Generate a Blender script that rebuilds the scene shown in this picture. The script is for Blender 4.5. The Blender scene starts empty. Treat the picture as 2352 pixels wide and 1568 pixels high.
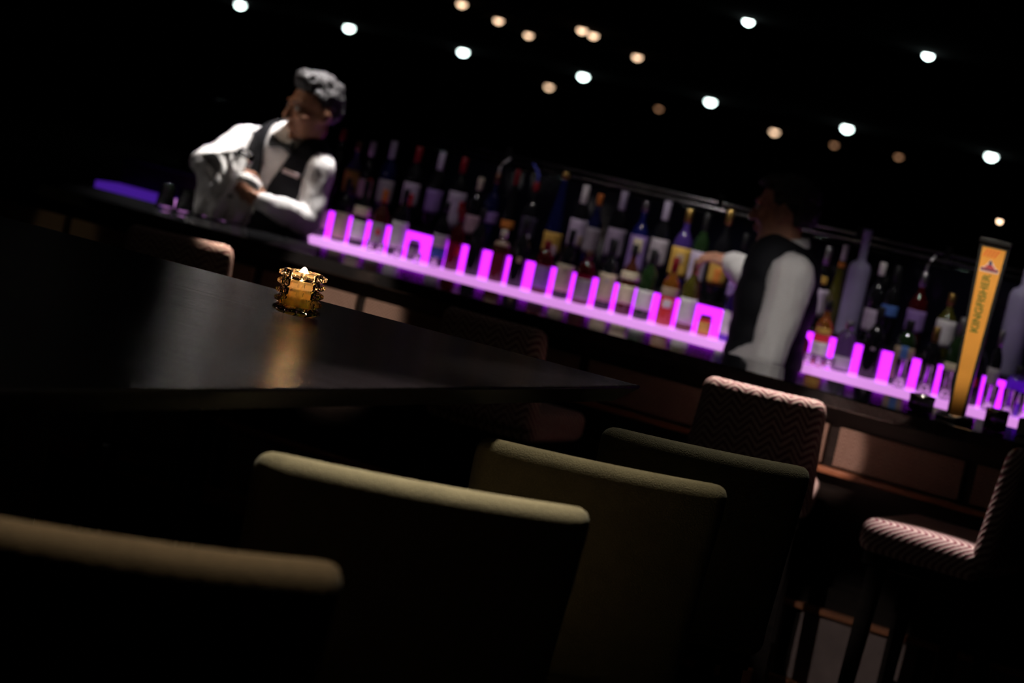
import bpy, bmesh, math, random
from mathutils import Vector, Matrix, noise
random.seed(7)
S = bpy.context.scene
COL = S.collection

# ------------------------------------------------------------------ camera
# World frame: X runs along the bar (to the right), Y away from the guests, Z up.
FPX = 5553.0; PW, PH = 2352, 1568
HCAM = 1.62
ROLL = math.radians(12.331); PITCH = math.radians(5.067); BARA = math.radians(-30.078)
ER = Vector((math.cos(BARA), -math.sin(BARA), 0))     # camera right (horizontal) in world axes
EF = Vector((math.sin(BARA), math.cos(BARA), 0))      # camera forward (horizontal)
UP = Vector((0, 0, 1))
fwd = (EF * math.cos(PITCH) - UP * math.sin(PITCH)).normalized()
upv = (UP * math.cos(PITCH) + EF * math.sin(PITCH)).normalized()
rgt = ER
cr, sr = math.cos(ROLL), math.sin(ROLL)
cx_ax = rgt * cr + upv * sr            # picture x axis
cy_ax = -rgt * sr + upv * cr           # picture y axis (up)
cam = bpy.data.cameras.new('camera'); camo = bpy.data.objects.new('camera', cam); COL.objects.link(camo)
cam.sensor_width = 36.0; cam.lens = FPX * 36.0 / PW
cam.clip_end = 200; cam.clip_start = 0.05
M = Matrix((cx_ax, cy_ax, -fwd)).transposed().to_4x4(); M.translation = Vector((0, 0, HCAM))
camo.matrix_world = M
cam.dof.use_dof = True; cam.dof.focus_distance = 4.72; cam.dof.aperture_fstop = 3.6; cam.dof.aperture_blades = 0
S.camera = camo
S.view_settings.view_transform = 'Standard'; S.view_settings.look = 'None'
S.view_settings.exposure = 0.0; S.view_settings.gamma = 1.0; S.view_settings.use_curve_mapping = False

def ray(px, py):
    return fwd + cx_ax * ((px - PW / 2) / FPX) - cy_ax * ((py - PH / 2) / FPX)
C0 = Vector((0, 0, HCAM))
def WZ(px, py, z): d = ray(px, py); return C0 + d * ((z - HCAM) / d.z)
def WY(px, py, y): d = ray(px, py); return C0 + d * (y / d.y)
def WD(px, py, dep): d = ray(px, py); return C0 + d * (dep / d.dot(EF))

# ------------------------------------------------------------------ world and the ceiling spots
w = bpy.data.worlds.new('night'); S.world = w; w.use_nodes = True
w.node_tree.nodes['Background'].inputs[0].default_value = (0.35, 0.4, 0.6, 1)
w.node_tree.nodes['Background'].inputs[1].default_value = 0.0006
CEIL = 2.5
SPOTS = [  # name place, position, target, watts, cone deg, blend, colour, radius
    ('over the bartender with the towel', (-4.98, 7.02, CEIL), (-5.08, 6.94, 1.2), 42, 54, .5, (1, .95, .93), .05),
    ('added toward the face of the polishing bartender', (-5.75, 6.45, CEIL), (-5.15, 6.93, 1.52), 3, 14, .6, (1, .80, .62), .03),  # added weak fill for the warm forehead and nose
    ('added for the arm of the reaching bartender', (-2.35, 4.75, CEIL), (-3.13, 6.90, 1.24), 17, 14, .7, (1, .95, .92), .04),  # added, cone kept below the head so only arm and collar catch it
    ('on the bar front by the polishing bartender', (-4.20, 4.20, CEIL), (-4.33, 6.37, .90), 56, 11, .4, (1, .78, .64), .02),
    ('added for the bar front by the lit stool', (-2.75, 4.30, CEIL), (-2.60, 6.37, .92), 56, 5.0, .3, (1, .72, .62), .02),  # added narrow beam for a single lit patch on the bar front
    ('added for the base of the bar under the stools', (-2.40, 2.50, CEIL), (-2.42, 6.37, .33), 24, 6.5, .5, (1, .86, .78), .02),  # added beam that passes under the seats to light the base panels
    ('over the bar stool with the lit top edge', (-2.66, 6.16, CEIL), (-2.62, 6.02, 1.0), 50, 22, .5, (1, .84, .74), .03),
    ('over the turned bar stool', (-2.16, 6.00, CEIL), (-2.10, 5.80, .8), 34, 16, .35, (1, .84, .8), .02),
    ('over the stool before the polishing bartender', (-4.44, 6.10, CEIL), (-4.49, 5.92, 1.05), 60, 7.5, .6, (1, .8, .6), .03),
    ('over the chair nearest the table end', (-1.62, 2.30, CEIL), (-1.66, 2.12, 1.0), 7.5, 34, .8, (1, .86, .60), .06),
    ('over the olive chair with the brightest edge', (-2.06, 3.20, CEIL), (-1.90, 3.10, 1.0), 30, 34, .8, (1, .92, .70), .06),
    ('over the olive chair next to the charcoal one', (-2.10, 4.02, CEIL), (-2.03, 3.86, 1.0), 11, 30, .8, (1, .92, .66), .06),
    ('over the charcoal chair', (-2.18, 4.78, CEIL), (-2.12, 4.60, 1.0), 9, 30, .8, (1, .92, .70), .06),
    ('on the bar end', (-5.3, 4.2, CEIL), (-5.52, 6.37, .9), 2.2, 7, .4, (1, .85, .45), .02),
    ('on the beer tap', (-1.75, 4.9, CEIL), (-2.31, 6.45, 1.38), 34, 12, .5, (1, .9, .75), .03),
    ('added over the first bottles of the back shelf', (-4.75, 6.85, CEIL), (-4.75, 7.65, 1.2), 1.9, 46, .6, (1, .90, .97), .03),  # this and the following shelf spots are added to light the bottle labels
    ('added over the middle of the back shelf', (-4.15, 6.85, CEIL), (-4.15, 7.65, 1.2), 2.6, 46, .6, (1, .91, .96), .03),
    ('added over the bottles beside the reaching bartender', (-3.62, 6.85, CEIL), (-3.66, 7.65, 1.12), 8, 40, .6, (1, .95, .92), .03),
    ('added over the bottles by the beer tap', (-2.75, 6.85, CEIL), (-2.78, 7.65, 1.2), 4.5, 44, .6, (1, .93, .92), .03),
]

# ------------------------------------------------------------------ materials
MATS = {}
def new_mat(name):
    m = bpy.data.materials.new(name); m.use_nodes = True
    return m, m.node_tree, m.node_tree.nodes['Principled BSDF']
def mat(name, col=(.5, .5, .5), rough=.5, metal=0, spec=.5, trans=0, ior=1.45, emit=None, es=0, coat=0, var=0, vscale=20, bump=0, bscale=80, sss=0, sheen=0, stretch=None, alpha=1):
    if name in MATS: return MATS[name]
    m, nt, b = new_mat(name)
    c4 = (*col, 1)
    b.inputs['Base Color'].default_value = c4; b.inputs['Roughness'].default_value = rough
    b.inputs['Metallic'].default_value = metal; b.inputs['Specular IOR Level'].default_value = spec
    b.inputs['Transmission Weight'].default_value = trans; b.inputs['IOR'].default_value = ior
    b.inputs['Coat Weight'].default_value = coat; b.inputs['Coat Roughness'].default_value = .06
    b.inputs['Sheen Weight'].default_value = sheen
    b.inputs['Alpha'].default_value = alpha
    if sss:
        b.inputs['Subsurface Weight'].default_value = sss; b.inputs['Subsurface Radius'].default_value = (.02, .01, .006); b.inputs['Subsurface Scale'].default_value = .5
    if emit: b.inputs['Emission Color'].default_value = (*emit, 1); b.inputs['Emission Strength'].default_value = es
    if var or bump:
        tc = nt.nodes.new('ShaderNodeTexCoord'); src = tc.outputs['Object']
        if stretch:
            mp = nt.nodes.new('ShaderNodeMapping'); mp.inputs['Scale'].default_value = stretch
            nt.links.new(src, mp.inputs[0]); src = mp.outputs[0]
        if var:
            n = nt.nodes.new('ShaderNodeTexNoise'); n.inputs['Scale'].default_value = vscale; n.inputs['Detail'].default_value = 5
            nt.links.new(src, n.inputs['Vector'])
            rp = nt.nodes.new('ShaderNodeValToRGB')
            rp.color_ramp.elements[0].position = .3; rp.color_ramp.elements[1].position = .72
            rp.color_ramp.elements[0].color = (*[x * (1 - var) for x in col], 1)
            rp.color_ramp.elements[1].color = (*[min(1, x * (1 + var)) for x in col], 1)
            nt.links.new(n.outputs[0], rp.inputs[0]); nt.links.new(rp.outputs[0], b.inputs['Base Color'])
        if bump:
            n2 = nt.nodes.new('ShaderNodeTexNoise'); n2.inputs['Scale'].default_value = bscale; n2.inputs['Detail'].default_value = 4
            nt.links.new(src, n2.inputs['Vector'])
            bp = nt.nodes.new('ShaderNodeBump'); bp.inputs['Strength'].default_value = bump; bp.inputs['Distance'].default_value = .01
            nt.links.new(n2.outputs[0], bp.inputs['Height']); nt.links.new(bp.outputs[0], b.inputs['Normal'])
    MATS[name] = m
    return m

def math_node(nt, op, a, b=None):
    n = nt.nodes.new('ShaderNodeMath'); n.operation = op
    for i, v in enumerate((a, b)):
        if v is None: continue
        if isinstance(v, (int, float)): n.inputs[i].default_value = v
        else: nt.links.new(v, n.inputs[i])
    return n.outputs[0]

def herringbone(name, c1, c2, rough=.8, per=.03, slope=1.0, stripe=.020, axes=('X', 'Z', 'Y')):
    """zigzag woven stripes in object space"""
    m, nt, b = new_mat(name)
    tc = nt.nodes.new('ShaderNodeTexCoord'); sp = nt.nodes.new('ShaderNodeSeparateXYZ')
    nt.links.new(tc.outputs['Object'], sp.inputs[0])
    u = sp.outputs[axes[0]]; v = math_node(nt, 'ADD', sp.outputs[axes[1]], sp.outputs[axes[2]])
    zig = math_node(nt, 'PINGPONG', math_node(nt, 'ADD', u, 2.0), per)
    s = math_node(nt, 'ADD', math_node(nt, 'MULTIPLY', zig, slope), math_node(nt, 'ADD', v, 2.0))
    t = math_node(nt, 'MULTIPLY', math_node(nt, 'PINGPONG', s, stripe / 2), 2 / stripe)
    n = nt.nodes.new('ShaderNodeTexNoise'); n.inputs['Scale'].default_value = 160
    nt.links.new(tc.outputs['Object'], n.inputs['Vector'])
    t2 = math_node(nt, 'ADD', t, math_node(nt, 'MULTIPLY', math_node(nt, 'SUBTRACT', n.outputs[0], .5), .8))
    rp = nt.nodes.new('ShaderNodeValToRGB')
    rp.color_ramp.elements[0].position = .35; rp.color_ramp.elements[0].color = (*c1, 1)
    rp.color_ramp.elements[1].position = .65; rp.color_ramp.elements[1].color = (*c2, 1)
    nt.links.new(t2, rp.inputs[0]); nt.links.new(rp.outputs[0], b.inputs['Base Color'])
    b.inputs['Roughness'].default_value = rough; b.inputs['Specular IOR Level'].default_value = .2
    bp = nt.nodes.new('ShaderNodeBump'); bp.inputs['Strength'].default_value = .35; bp.inputs['Distance'].default_value = .004
    nt.links.new(t2, bp.inputs['Height']); nt.links.new(bp.outputs[0], b.inputs['Normal'])
    MATS[name] = m
    return m

def weave(name, col, rough=.85, k=420):
    m, nt, b = new_mat(name)
    tc = nt.nodes.new('ShaderNodeTexCoord')
    ck = nt.nodes.new('ShaderNodeTexVoronoi'); ck.inputs['Scale'].default_value = k
    nt.links.new(tc.outputs['Object'], ck.inputs['Vector'])
    nz = nt.nodes.new('ShaderNodeTexNoise'); nz.inputs['Scale'].default_value = 30; nt.links.new(tc.outputs['Object'], nz.inputs['Vector'])
    mx = nt.nodes.new('ShaderNodeMix'); mx.data_type = 'RGBA'
    mx.inputs['A'].default_value = (*[c * .65 for c in col], 1); mx.inputs['B'].default_value = (*[c * 1.25 for c in col], 1)
    nt.links.new(math_node(nt, 'MULTIPLY', math_node(nt, 'ADD', ck.outputs['Distance'], nz.outputs[0]), .75), mx.inputs['Factor'])
    nt.links.new(mx.outputs['Result'], b.inputs['Base Color'])
    b.inputs['Roughness'].default_value = rough; b.inputs['Specular IOR Level'].default_value = .15; b.inputs['Sheen Weight'].default_value = .15
    bp = nt.nodes.new('ShaderNodeBump'); bp.inputs['Strength'].default_value = .5; bp.inputs['Distance'].default_value = .002
    nt.links.new(ck.outputs['Distance'], bp.inputs['Height']); nt.links.new(bp.outputs[0], b.inputs['Normal'])
    MATS[name] = m
    return m

def table_wood(name):
    """near-black satin wood with fine grain along X"""
    m, nt, b = new_mat(name)
    tc = nt.nodes.new('ShaderNodeTexCoord'); mp = nt.nodes.new('ShaderNodeMapping'); mp.inputs['Scale'].default_value = (2.5, 48, 60)
    nt.links.new(tc.outputs['Object'], mp.inputs[0])
    n = nt.nodes.new('ShaderNodeTexNoise'); n.inputs['Scale'].default_value = 1.0; n.inputs['Detail'].default_value = 8; n.inputs['Roughness'].default_value = .72
    nt.links.new(mp.outputs[0], n.inputs['Vector'])
    rp = nt.nodes.new('ShaderNodeValToRGB')
    rp.color_ramp.elements[0].position = .35; rp.color_ramp.elements[0].color = (.006, .005, .007, 1)
    rp.color_ramp.elements[1].position = .7; rp.color_ramp.elements[1].color = (.024, .019, .025, 1)  # faint violet in the wood colour stands for reflected violet light
    nt.links.new(n.outputs[0], rp.inputs[0]); nt.links.new(rp.outputs[0], b.inputs['Base Color'])
    r = nt.nodes.new('ShaderNodeMapRange'); r.inputs['To Min'].default_value = .10; r.inputs['To Max'].default_value = .22
    nt.links.new(n.outputs[0], r.inputs['Value']); nt.links.new(r.outputs[0], b.inputs['Roughness'])
    b.inputs['Specular IOR Level'].default_value = .5
    bp = nt.nodes.new('ShaderNodeBump'); bp.inputs['Strength'].default_value = .45; bp.inputs['Distance'].default_value = .003
    nt.links.new(n.outputs[0], bp.inputs['Height']); nt.links.new(bp.outputs[0], b.inputs['Normal'])
    MATS[name] = m
    return m

BLACKWALL = mat('dark_wall_paint', (.012, .012, .014), .9, spec=.1, var=.3, vscale=3)
CEILM = mat('black_ceiling_paint', (.008, .008, .009), .95, spec=.05, var=.2, vscale=4)
FLOORM = mat('dark_carpet', (.03, .024, .022), .95, spec=.1, var=.4, vscale=60, bump=.3, bscale=300)
GRANITE = mat('black_granite', (.016, .016, .017), .07, spec=.6, var=.9, vscale=420)
DARKWOOD = mat('ebony_stained_wood', (.012, .009, .008), .4, spec=.3, var=.5, vscale=8, stretch=(1, 1, 14))
TRIM = mat('copper_brown_trim', (.30, .12, .06), .4, spec=.4, var=.2, vscale=12)
GREYPANEL = mat('grey_vinyl_panel', (.17, .13, .125), .75, var=.2, vscale=14)
PANEL = herringbone('tan_herringbone_panel', (.15, .095, .075), (.26, .18, .145), per=.03, stripe=.012)
CHROME = mat('brushed_chrome', (.75, .72, .7), .22, metal=1, var=.05, vscale=40)
BLACKPL = mat('black_plastic', (.012, .012, .013), .35, var=.2, vscale=30)
RISER = mat('violet_light_panel', (.1, .02, .2), .6, emit=(.50, .016, .95), es=3.0)
STRIPM = mat('lavender_lit_acrylic', (.5, .3, .6), .25, emit=(.68, .26, .74), es=1.0)
STRIPDIM = mat('dim_violet_acrylic', (.2, .1, .4), .25, emit=(.15, .03, .75), es=.30)
PINKFAB = herringbone('rose_herringbone_fabric', (.30, .11, .13), (.74, .60, .55))
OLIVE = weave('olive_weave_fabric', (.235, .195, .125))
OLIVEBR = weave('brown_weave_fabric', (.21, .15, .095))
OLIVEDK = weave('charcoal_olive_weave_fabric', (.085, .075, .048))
TABLEM = table_wood('black_satin_wood')
SKIN = mat('brown_skin', (.36, .17, .10), .5, spec=.35, sss=.15, var=.12, vscale=40)
SKIN2 = mat('light_brown_skin', (.55, .27, .18), .5, spec=.35, sss=.15, var=.12, vscale=40)
HAIR = mat('black_hair', (.040, .038, .039), .55, spec=.4, bump=.35, bscale=140, var=.4, vscale=100)
SHIRT = mat('white_cotton', (.80, .77, .75), .8, spec=.15, bump=.25, bscale=28)
VEST = mat('black_wool', (.010, .010, .013), .7, spec=.25, bump=.15, bscale=120)
BOWTIE = mat('black_satin', (.006, .006, .007), .35, spec=.4, var=.2, vscale=30)
BADGE = mat('brushed_name_plate', (.55, .42, .42), .4, spec=.5, var=.1, vscale=60)
EYEW = mat('eye_white', (.6, .55, .5), .3, var=.05, vscale=80)
TOWEL = mat('white_tea_towel', (.82, .79, .75), .9, spec=.1, bump=.3, bscale=180)
CLEAR = mat('clear_glass', (1, 1, 1), .02, trans=1, ior=1.45, spec=.5)
GLOWGLASS = mat('pressed_glass', (1.0, .92, .84), .015, trans=.97, ior=1.5)  # slight amber tint stands in for candle light inside the glass
WAX = mat('candle_wax', (.96, .74, .55), .5, sss=1.0)
WAX.node_tree.nodes['Principled BSDF'].inputs['Subsurface Radius'].default_value = (.075, .060, .050)
WAX.node_tree.nodes['Principled BSDF'].inputs['Subsurface Scale'].default_value = 1.0
FLAME = mat('candle_flame', (1, .6, .2), .5, emit=(1, .54, .22), es=240)
WICK = mat('charred_wick', (.01, .01, .01), .9, var=.3, vscale=90)
LAMPW = mat('white_lamp_lens', (.9, .9, .9), .4, emit=(.80, 1.0, .95), es=14)
LAMPY = mat('warm_lamp_lens', (.9, .8, .7), .4, emit=(1.0, .66, .42), es=3.6)
LAMPN = mat('dim_warm_lamp_lens', (.9, .7, .5), .4, emit=(1.0, .50, .26), es=.9)
LAMPO = mat('spot_lens', (.9, .9, .9), .4, emit=(1, .9, .8), es=3)

# ------------------------------------------------------------------ mesh helpers
def link(name, me, m, parent=None, smooth=True):
    if m is not None:
        me.materials.clear(); me.materials.append(m)
    if smooth:
        for p in me.polygons: p.use_smooth = True
    o = bpy.data.objects.new(name, me); COL.objects.link(o)
    if parent is not None:
        o.parent = parent
    return o
def bm_mesh(bm, name):
    me = bpy.data.meshes.new(name); bmesh.ops.recalc_face_normals(bm, faces=bm.faces); bm.to_mesh(me); bm.free(); return me
def tag(o, label, cat, group=None):
    o['label'] = label; o['category'] = cat
    if group: o['group'] = group
    return o
def struct(o): o['kind'] = 'structure'; return o
def empty(name, loc, label, cat, group=None, rz=0):
    o = bpy.data.objects.new(name, None); COL.objects.link(o); o.location = loc; o.rotation_euler = (0, 0, rz)
    o.empty_display_size = .1
    return tag(o, label, cat, group)
def add_box(bm, c, s, rz=0, bev=0, seg=2, mtx=None):
    r = bmesh.ops.create_cube(bm, size=1)
    vs = r['verts']
    mt = Matrix.Translation(c) @ Matrix.Rotation(rz, 4, 'Z') @ Matrix.Diagonal((*s, 1))
    if mtx is not None: mt = mtx @ Matrix.Diagonal((*s, 1))
    bmesh.ops.transform(bm, matrix=mt, verts=vs)
    if bev:
        es = list({e for v in vs for e in v.link_edges})
        bmesh.ops.bevel(bm, geom=es, offset=bev, segments=seg, affect='EDGES', profile=.5)
def box(name, c, s, m, parent=None, rz=0, bev=.004, seg=2, smooth=False):
    bm = bmesh.new(); add_box(bm, c, s, rz, bev, seg); return link(name, bm_mesh(bm, name), m, parent, smooth)
def ring_loft(rings, cap=True):
    bm = bmesh.new(); vr = [[bm.verts.new(p) for p in r] for r in rings]; n = len(rings[0])
    for a, b in zip(vr, vr[1:]):
        for i in range(n): bm.faces.new((a[i], a[(i + 1) % n], b[(i + 1) % n], b[i]))
    if cap:
        bm.faces.new(vr[0][::-1]); bm.faces.new(vr[-1])
    return bm
def lathe(prof, n=24, close=False):
    """prof list of (r, z); closed to the axis at the ends when r == 0"""
    bm = bmesh.new(); rows = []
    for r, z in prof:
        if r < 1e-6: rows.append([bm.verts.new((0, 0, z))])
        else: rows.append([bm.verts.new((r * math.cos(2 * math.pi * i / n), r * math.sin(2 * math.pi * i / n), z)) for i in range(n)])
    for a, b in zip(rows, rows[1:]):
        for i in range(n):
            j = (i + 1) % n
            if len(a) == 1 and len(b) == 1: continue
            if len(a) == 1: bm.faces.new((a[0], b[j], b[i]))
            elif len(b) == 1: bm.faces.new((a[i], a[j], b[0]))
            else: bm.faces.new((a[i], a[j], b[j], b[i]))
    return bm
def tube(pts, r, n=10, r1=None):
    pts = [Vector(p) for p in pts]; rings = []
    for k, p in enumerate(pts):
        t = (pts[min(k + 1, len(pts) - 1)] - pts[max(k - 1, 0)]).normalized()
        a = t.cross(UP if abs(t.z) < .9 else Vector((1, 0, 0))).normalized(); b = t.cross(a)
        rr = r if r1 is None else r + (r1 - r) * k / (len(pts) - 1)
        rings.append([p + a * rr * math.cos(2 * math.pi * i / n) + b * rr * math.sin(2 * math.pi * i / n) for i in range(n)])
    return ring_loft(rings)
def copy_tree(o, parent=None):
    c = o.copy(); COL.objects.link(c); c.parent = parent
    for ch in o.children: copy_tree(ch, c)
    return c
ORD = ['first', 'second', 'third', 'fourth', 'fifth', 'sixth', 'seventh', 'eighth', 'ninth', 'tenth', 'eleventh', 'twelfth', 'thirteenth', 'fourteenth', 'fifteenth', 'sixteenth', 'seventeenth', 'eighteenth', 'nineteenth', 'twentieth', 'twenty-first', 'twenty-second', 'twenty-third']

# ------------------------------------------------------------------ the hall
RX0, RX1, RY0, RY1 = -34, 9, -3, 46
RCX, RCY, RSX, RSY = (RX0 + RX1) / 2, (RY0 + RY1) / 2, RX1 - RX0, RY1 - RY0
struct(box('floor', (RCX, RCY, -.05), (RSX, RSY, .1), FLOORM, bev=0))
struct(box('ceiling', (RCX, RCY, CEIL + .05), (RSX, RSY, .1), CEILM, bev=0))
struct(box('wall_back', (RCX, RY1 + .05, CEIL / 2), (RSX, .1, CEIL), BLACKWALL, bev=0))
struct(box('wall_front', (RCX, RY0 - .05, CEIL / 2), (RSX, .1, CEIL), BLACKWALL, bev=0))
struct(box('wall_left', (RX0 - .05, RCY, CEIL / 2), (.1, RSY, CEIL), BLACKWALL, bev=0))
struct(box('wall_right', (RX1 + .05, RCY, CEIL / 2), (.1, RSY, CEIL), BLACKWALL, bev=0))

# ------------------------------------------------------------------ the bar counter
BX0, BX1 = -6.35, -1.35; BF = 6.307; BB = 6.75; BZ = 1.07
bcx, bl = (BX0 + BX1) / 2, BX1 - BX0
bar = empty('bar_counter', (bcx, 6.55, 0), 'long bar counter with polished black stone top and tan panelled front', 'bar counter')
def bpart(name, c, s, m, parent=None, bev=.004):
    par = parent or bar
    o = box(name, (0, 0, 0), s, m, par, bev=bev)
    off = Vector((bcx, 6.55, 0)); pl = Vector((0, 0, 0)) if par == bar else par.location
    o.location = Vector(c) - off - pl
    return o
bpart('counter_top', (bcx, (BF + BB) / 2, BZ - .02), (bl, BB - BF, .04), GRANITE, bev=.006)
core = bpart('counter_body', (bcx, 6.475, .515), (bl, .17, 1.03), DARKWOOD)
npan = 12; pw = bl / npan
for i in range(npan):
    x = BX0 + pw * (i + .5)
    p = bpart('front_panel', (x, 6.382, .922), (pw - .035, .018, .112), PANEL, bev=.003)
    p = bpart('lower_panel', (x, 6.384, .345), (pw - .05, .014, .20), GREYPANEL, bev=.003)
bpart('ledge', (bcx, 6.370, .850), (bl, .04, .018), TRIM, bev=.004)
bpart('upper_trim', (bcx, 6.374, .457), (bl, .034, .018), TRIM, bev=.003)
bpart('base_trim', (bcx, 6.372, .215), (bl, .04, .055), TRIM, bev=.004)
bpart('plinth', (bcx, 6.376, .089), (bl, .03, .178), DARKWOOD)

# ------------------------------------------------------------------ the lit back shelf
SZ = 1.038; RZ = 1.150; SY0, RYF = 7.50, 7.645
XL, XM, XR = WY(215, 435, SY0).x, WY(372, 470, SY0).x, -2.25
XN = WY(640, 540, SY0).x
bs = empty('back_bar_shelf', ((XL + XR) / 2, 7.7, 0), 'stepped back bar glowing violet and carrying the spirit bottles', 'bar shelf')
def spart(name, x0, x1, y0, y1, z0, z1, m, bev=.003):
    o = box(name, (0, 0, 0), (x1 - x0, y1 - y0, z1 - z0), m, bs, bev=bev)
    o.location = Vector(((x0 + x1) / 2, (y0 + y1) / 2, (z0 + z1) / 2)) - bs.location
    return o
spart('cabinet', XL, XR, SY0 + .02, 8.05, 0, SZ - .062, DARKWOOD)
spart('lit_shelf', XM, XR, SY0, RYF, SZ - .06, SZ, STRIPM)
spart('dim_shelf', XL, XM, SY0, RYF, SZ - .06, SZ, STRIPDIM)
spart('light_panel', XN, XR, RYF, RYF + .012, SZ, RZ - .012, RISER, bev=0)
spart('dark_riser', XL, XN, RYF, RYF + .012, SZ, RZ - .012, DARKWOOD, bev=0)
spart('upper_step', XL, XR, RYF - .004, 8.0, RZ - .012, RZ, BLACKPL)
spart('step_fill', XL, XR, RYF + .014, 8.0, SZ - .06, RZ - .014, DARKWOOD)
spart('back_panel', XL, XR, 8.0, 8.04, SZ, 1.45, mat('smoked_glass', (.006, .006, .012), .12, spec=.5, var=.2, vscale=4), bev=.002)
for x in (-5.9, -4.83, -3.9, -3.34, -3.0, -2.4): spart('rail_post', x - .012, x + .012, 8.0, 8.03, 1.45, 1.52, BLACKPL)
bm = tube([(-6.2 - bs.location.x, .31, 1.492), (XR - .05 - bs.location.x, .31, 1.492)], .0075, 10); link('upper_rail', bm_mesh(bm, 'rail'), CHROME, bs)
bm = tube([(-6.2 - bs.location.x, .30, 1.468), (XR - .05 - bs.location.x, .30, 1.468)], .0075, 10); link('lower_rail', bm_mesh(bm, 'rail'), CHROME, bs)

# ------------------------------------------------------------------ ceiling lamps far down the hall
def lamp_mesh():
    out = bmesh.new()
    return out
_ring = bm_mesh(lathe([(.052, 0), (.075, 0), (.078, -.012), (.05, -.016), (.05, 0)], 24), 'lamp_ring')
_lens = bm_mesh(lathe([(0, -.055), (.022, -.050), (.042, -.034), (.05, -.008), (.05, 0), (0, 0)], 24), 'lamp_lens')
_ring.materials.append(CHROME); 
for p in _ring.polygons: p.use_smooth = True
for p in _lens.polygons: p.use_smooth = True
LENS = {}
for k, m_ in (('w', LAMPW), ('y', LAMPY), ('n', LAMPN), ('o', LAMPO)):
    me = _lens.copy(); me.materials.append(m_); LENS[k] = me
def ceiling_lamp(p, kind, label, group, sc=1.0):
    e = empty('ceiling_downlight', p, label, 'ceiling light', group); e.scale = (sc,) * 3
    for nm, me in (('trim_ring', _ring), ('lens', LENS[kind])):
        o = bpy.data.objects.new(nm, me); COL.objects.link(o); o.parent = e
    return e
WROW = [(553, 7), (803, 60), (1065, 115), (1341, 171), (1633, 229), (1947, 290), (2278, 354)]
for i, q in enumerate(WROW):
    ceiling_lamp(WZ(*q, CEIL), 'w', 'white downlight of the straight ceiling row, %s from the polishing bartender' % ORD[i], 'white downlights in one straight row', 1.35)
for q, lab in (((1720, 45), 'bright white downlight on its own above the middle of the bar'), ((2133, 123), 'small white downlight above the beer tap end of the bar')):
    ceiling_lamp(WZ(*q, CEIL), 'w', lab, None, .62)
for i, q in enumerate(((1062, 5), (1146, 43), (1215, 77))):
    ceiling_lamp(WZ(*q, CEIL), 'y', 'warm amber downlight in the slanting trio, %s from the close pair' % ('third', 'second', 'first')[i], 'warm downlights in the slanting trio', .8)
for q in ((1338, 65), (1364, 77)):
    ceiling_lamp(WZ(*q, CEIL), 'y', 'warm white downlight of the close pair, the %s one' % ('whiter larger' if q[0] == 1338 else 'smaller duller'), 'close pair of downlights', .8)
ceiling_lamp(WZ(1465, 127, CEIL), 'y', 'single warm white downlight just below the close pair', 'warm downlights'[:0] or None, .85)
for q, k, lab in (((1262, 196), 'y', 'warm downlight hanging just under the white row near its middle'), ((1780, 299), 'y', 'warm downlight under the white row over the reaching bartender'),
                  ((1514, 247), 'n', 'very faint brown downlight under the white row'), ((2065, 357), 'n', 'faint oval downlight above the frosted vodka bottle'),
                  ((1917, 330), 'n', 'faintest dull downlight beside the warm one over the reaching bartender')):
    ceiling_lamp(WZ(*q, CEIL), k, lab, None, 1.5 if k == 'y' else 1.1)
# a low pendant over the far end
pp = WD(2296, 508, 9.0)
pend = empty('pendant_lamp', (pp.x, pp.y, pp.z), 'small warm pendant lamp hanging low behind the beer tap', 'pendant lamp')
link('bulb', bm_mesh(lathe([(0, -.012), (.010, -.007), (.012, .002), (.007, .012), (0, .014)], 20), 'bulb'), LAMPY, pend)
link('shade', bm_mesh(lathe([(.014, .006), (.018, .012), (.010, .035), (.004, .05), (0, .05)], 20), 'shade'), BLACKPL, pend)
link('cord', bm_mesh(tube([(0, 0, .048), (0, 0, CEIL - pp.z)], .0015, 6), 'cord'), BLACKPL, pend)

for place, pos, tgt, wt, cone, bl_, col, rad in SPOTS:
    e = ceiling_lamp(Vector(pos), 'o', 'recessed spot %s, out of the frame' % place, None, .6)
    e['label'] = 'recessed ceiling spot ' + place
    l = bpy.data.lights.new('spot', 'SPOT'); l.energy = wt * 4; l.color = col; l.spot_size = math.radians(cone); l.spot_blend = bl_; l.shadow_soft_size = rad
    lo = bpy.data.objects.new('spot_beam', l); COL.objects.link(lo)
    d = Vector(tgt) - Vector(pos); st = Vector(pos) + d.normalized() * .06
    lo.location = st; lo.rotation_euler = d.to_track_quat('-Z', 'Y').to_euler()

# ------------------------------------------------------------------ the dark table and the candle
TZ = 1.17
tc_ = WZ(1470, 885, TZ); trot = math.radians(4.6); TLX, TLY = 1.75, 2.5
tx = Vector((math.cos(trot), math.sin(trot), 0)); ty = Vector((-math.sin(trot), math.cos(trot), 0))
tcen = tc_ - tx * (TLX / 2) - ty * (TLY / 2)
table = empty('high_table', (tcen.x, tcen.y, 0), 'large black satin wooden high table with a sharp bare corner', 'table', rz=trot)
rings = []
for inset, z in ((.035, TZ - .04), (.004, TZ - .010), (0, TZ - .006), (0, TZ - .0015), (.0015, TZ)):
    hx_, hy_ = TLX / 2 - inset, TLY / 2 - inset
    rings.append([Vector((sx * hx_, sy * hy_, z)) for sx, sy in ((-1, -1), (1, -1), (1, 1), (-1, 1))])
link('table_top', bm_mesh(ring_loft(rings), 'table_top'), TABLEM, table, False)
for sy in (-.75, .75):
    box('pedestal', (-.25, sy, .6), (.16, .16, 1.10), DARKWOOD, table, bev=.006)
    box('foot', (-.25, sy, .025), (.7, .5, .05), DARKWOOD, table, bev=.008)
box('stretcher', (-.25, 0, .25), (.06, 1.34, .08), DARKWOOD, table)

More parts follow.
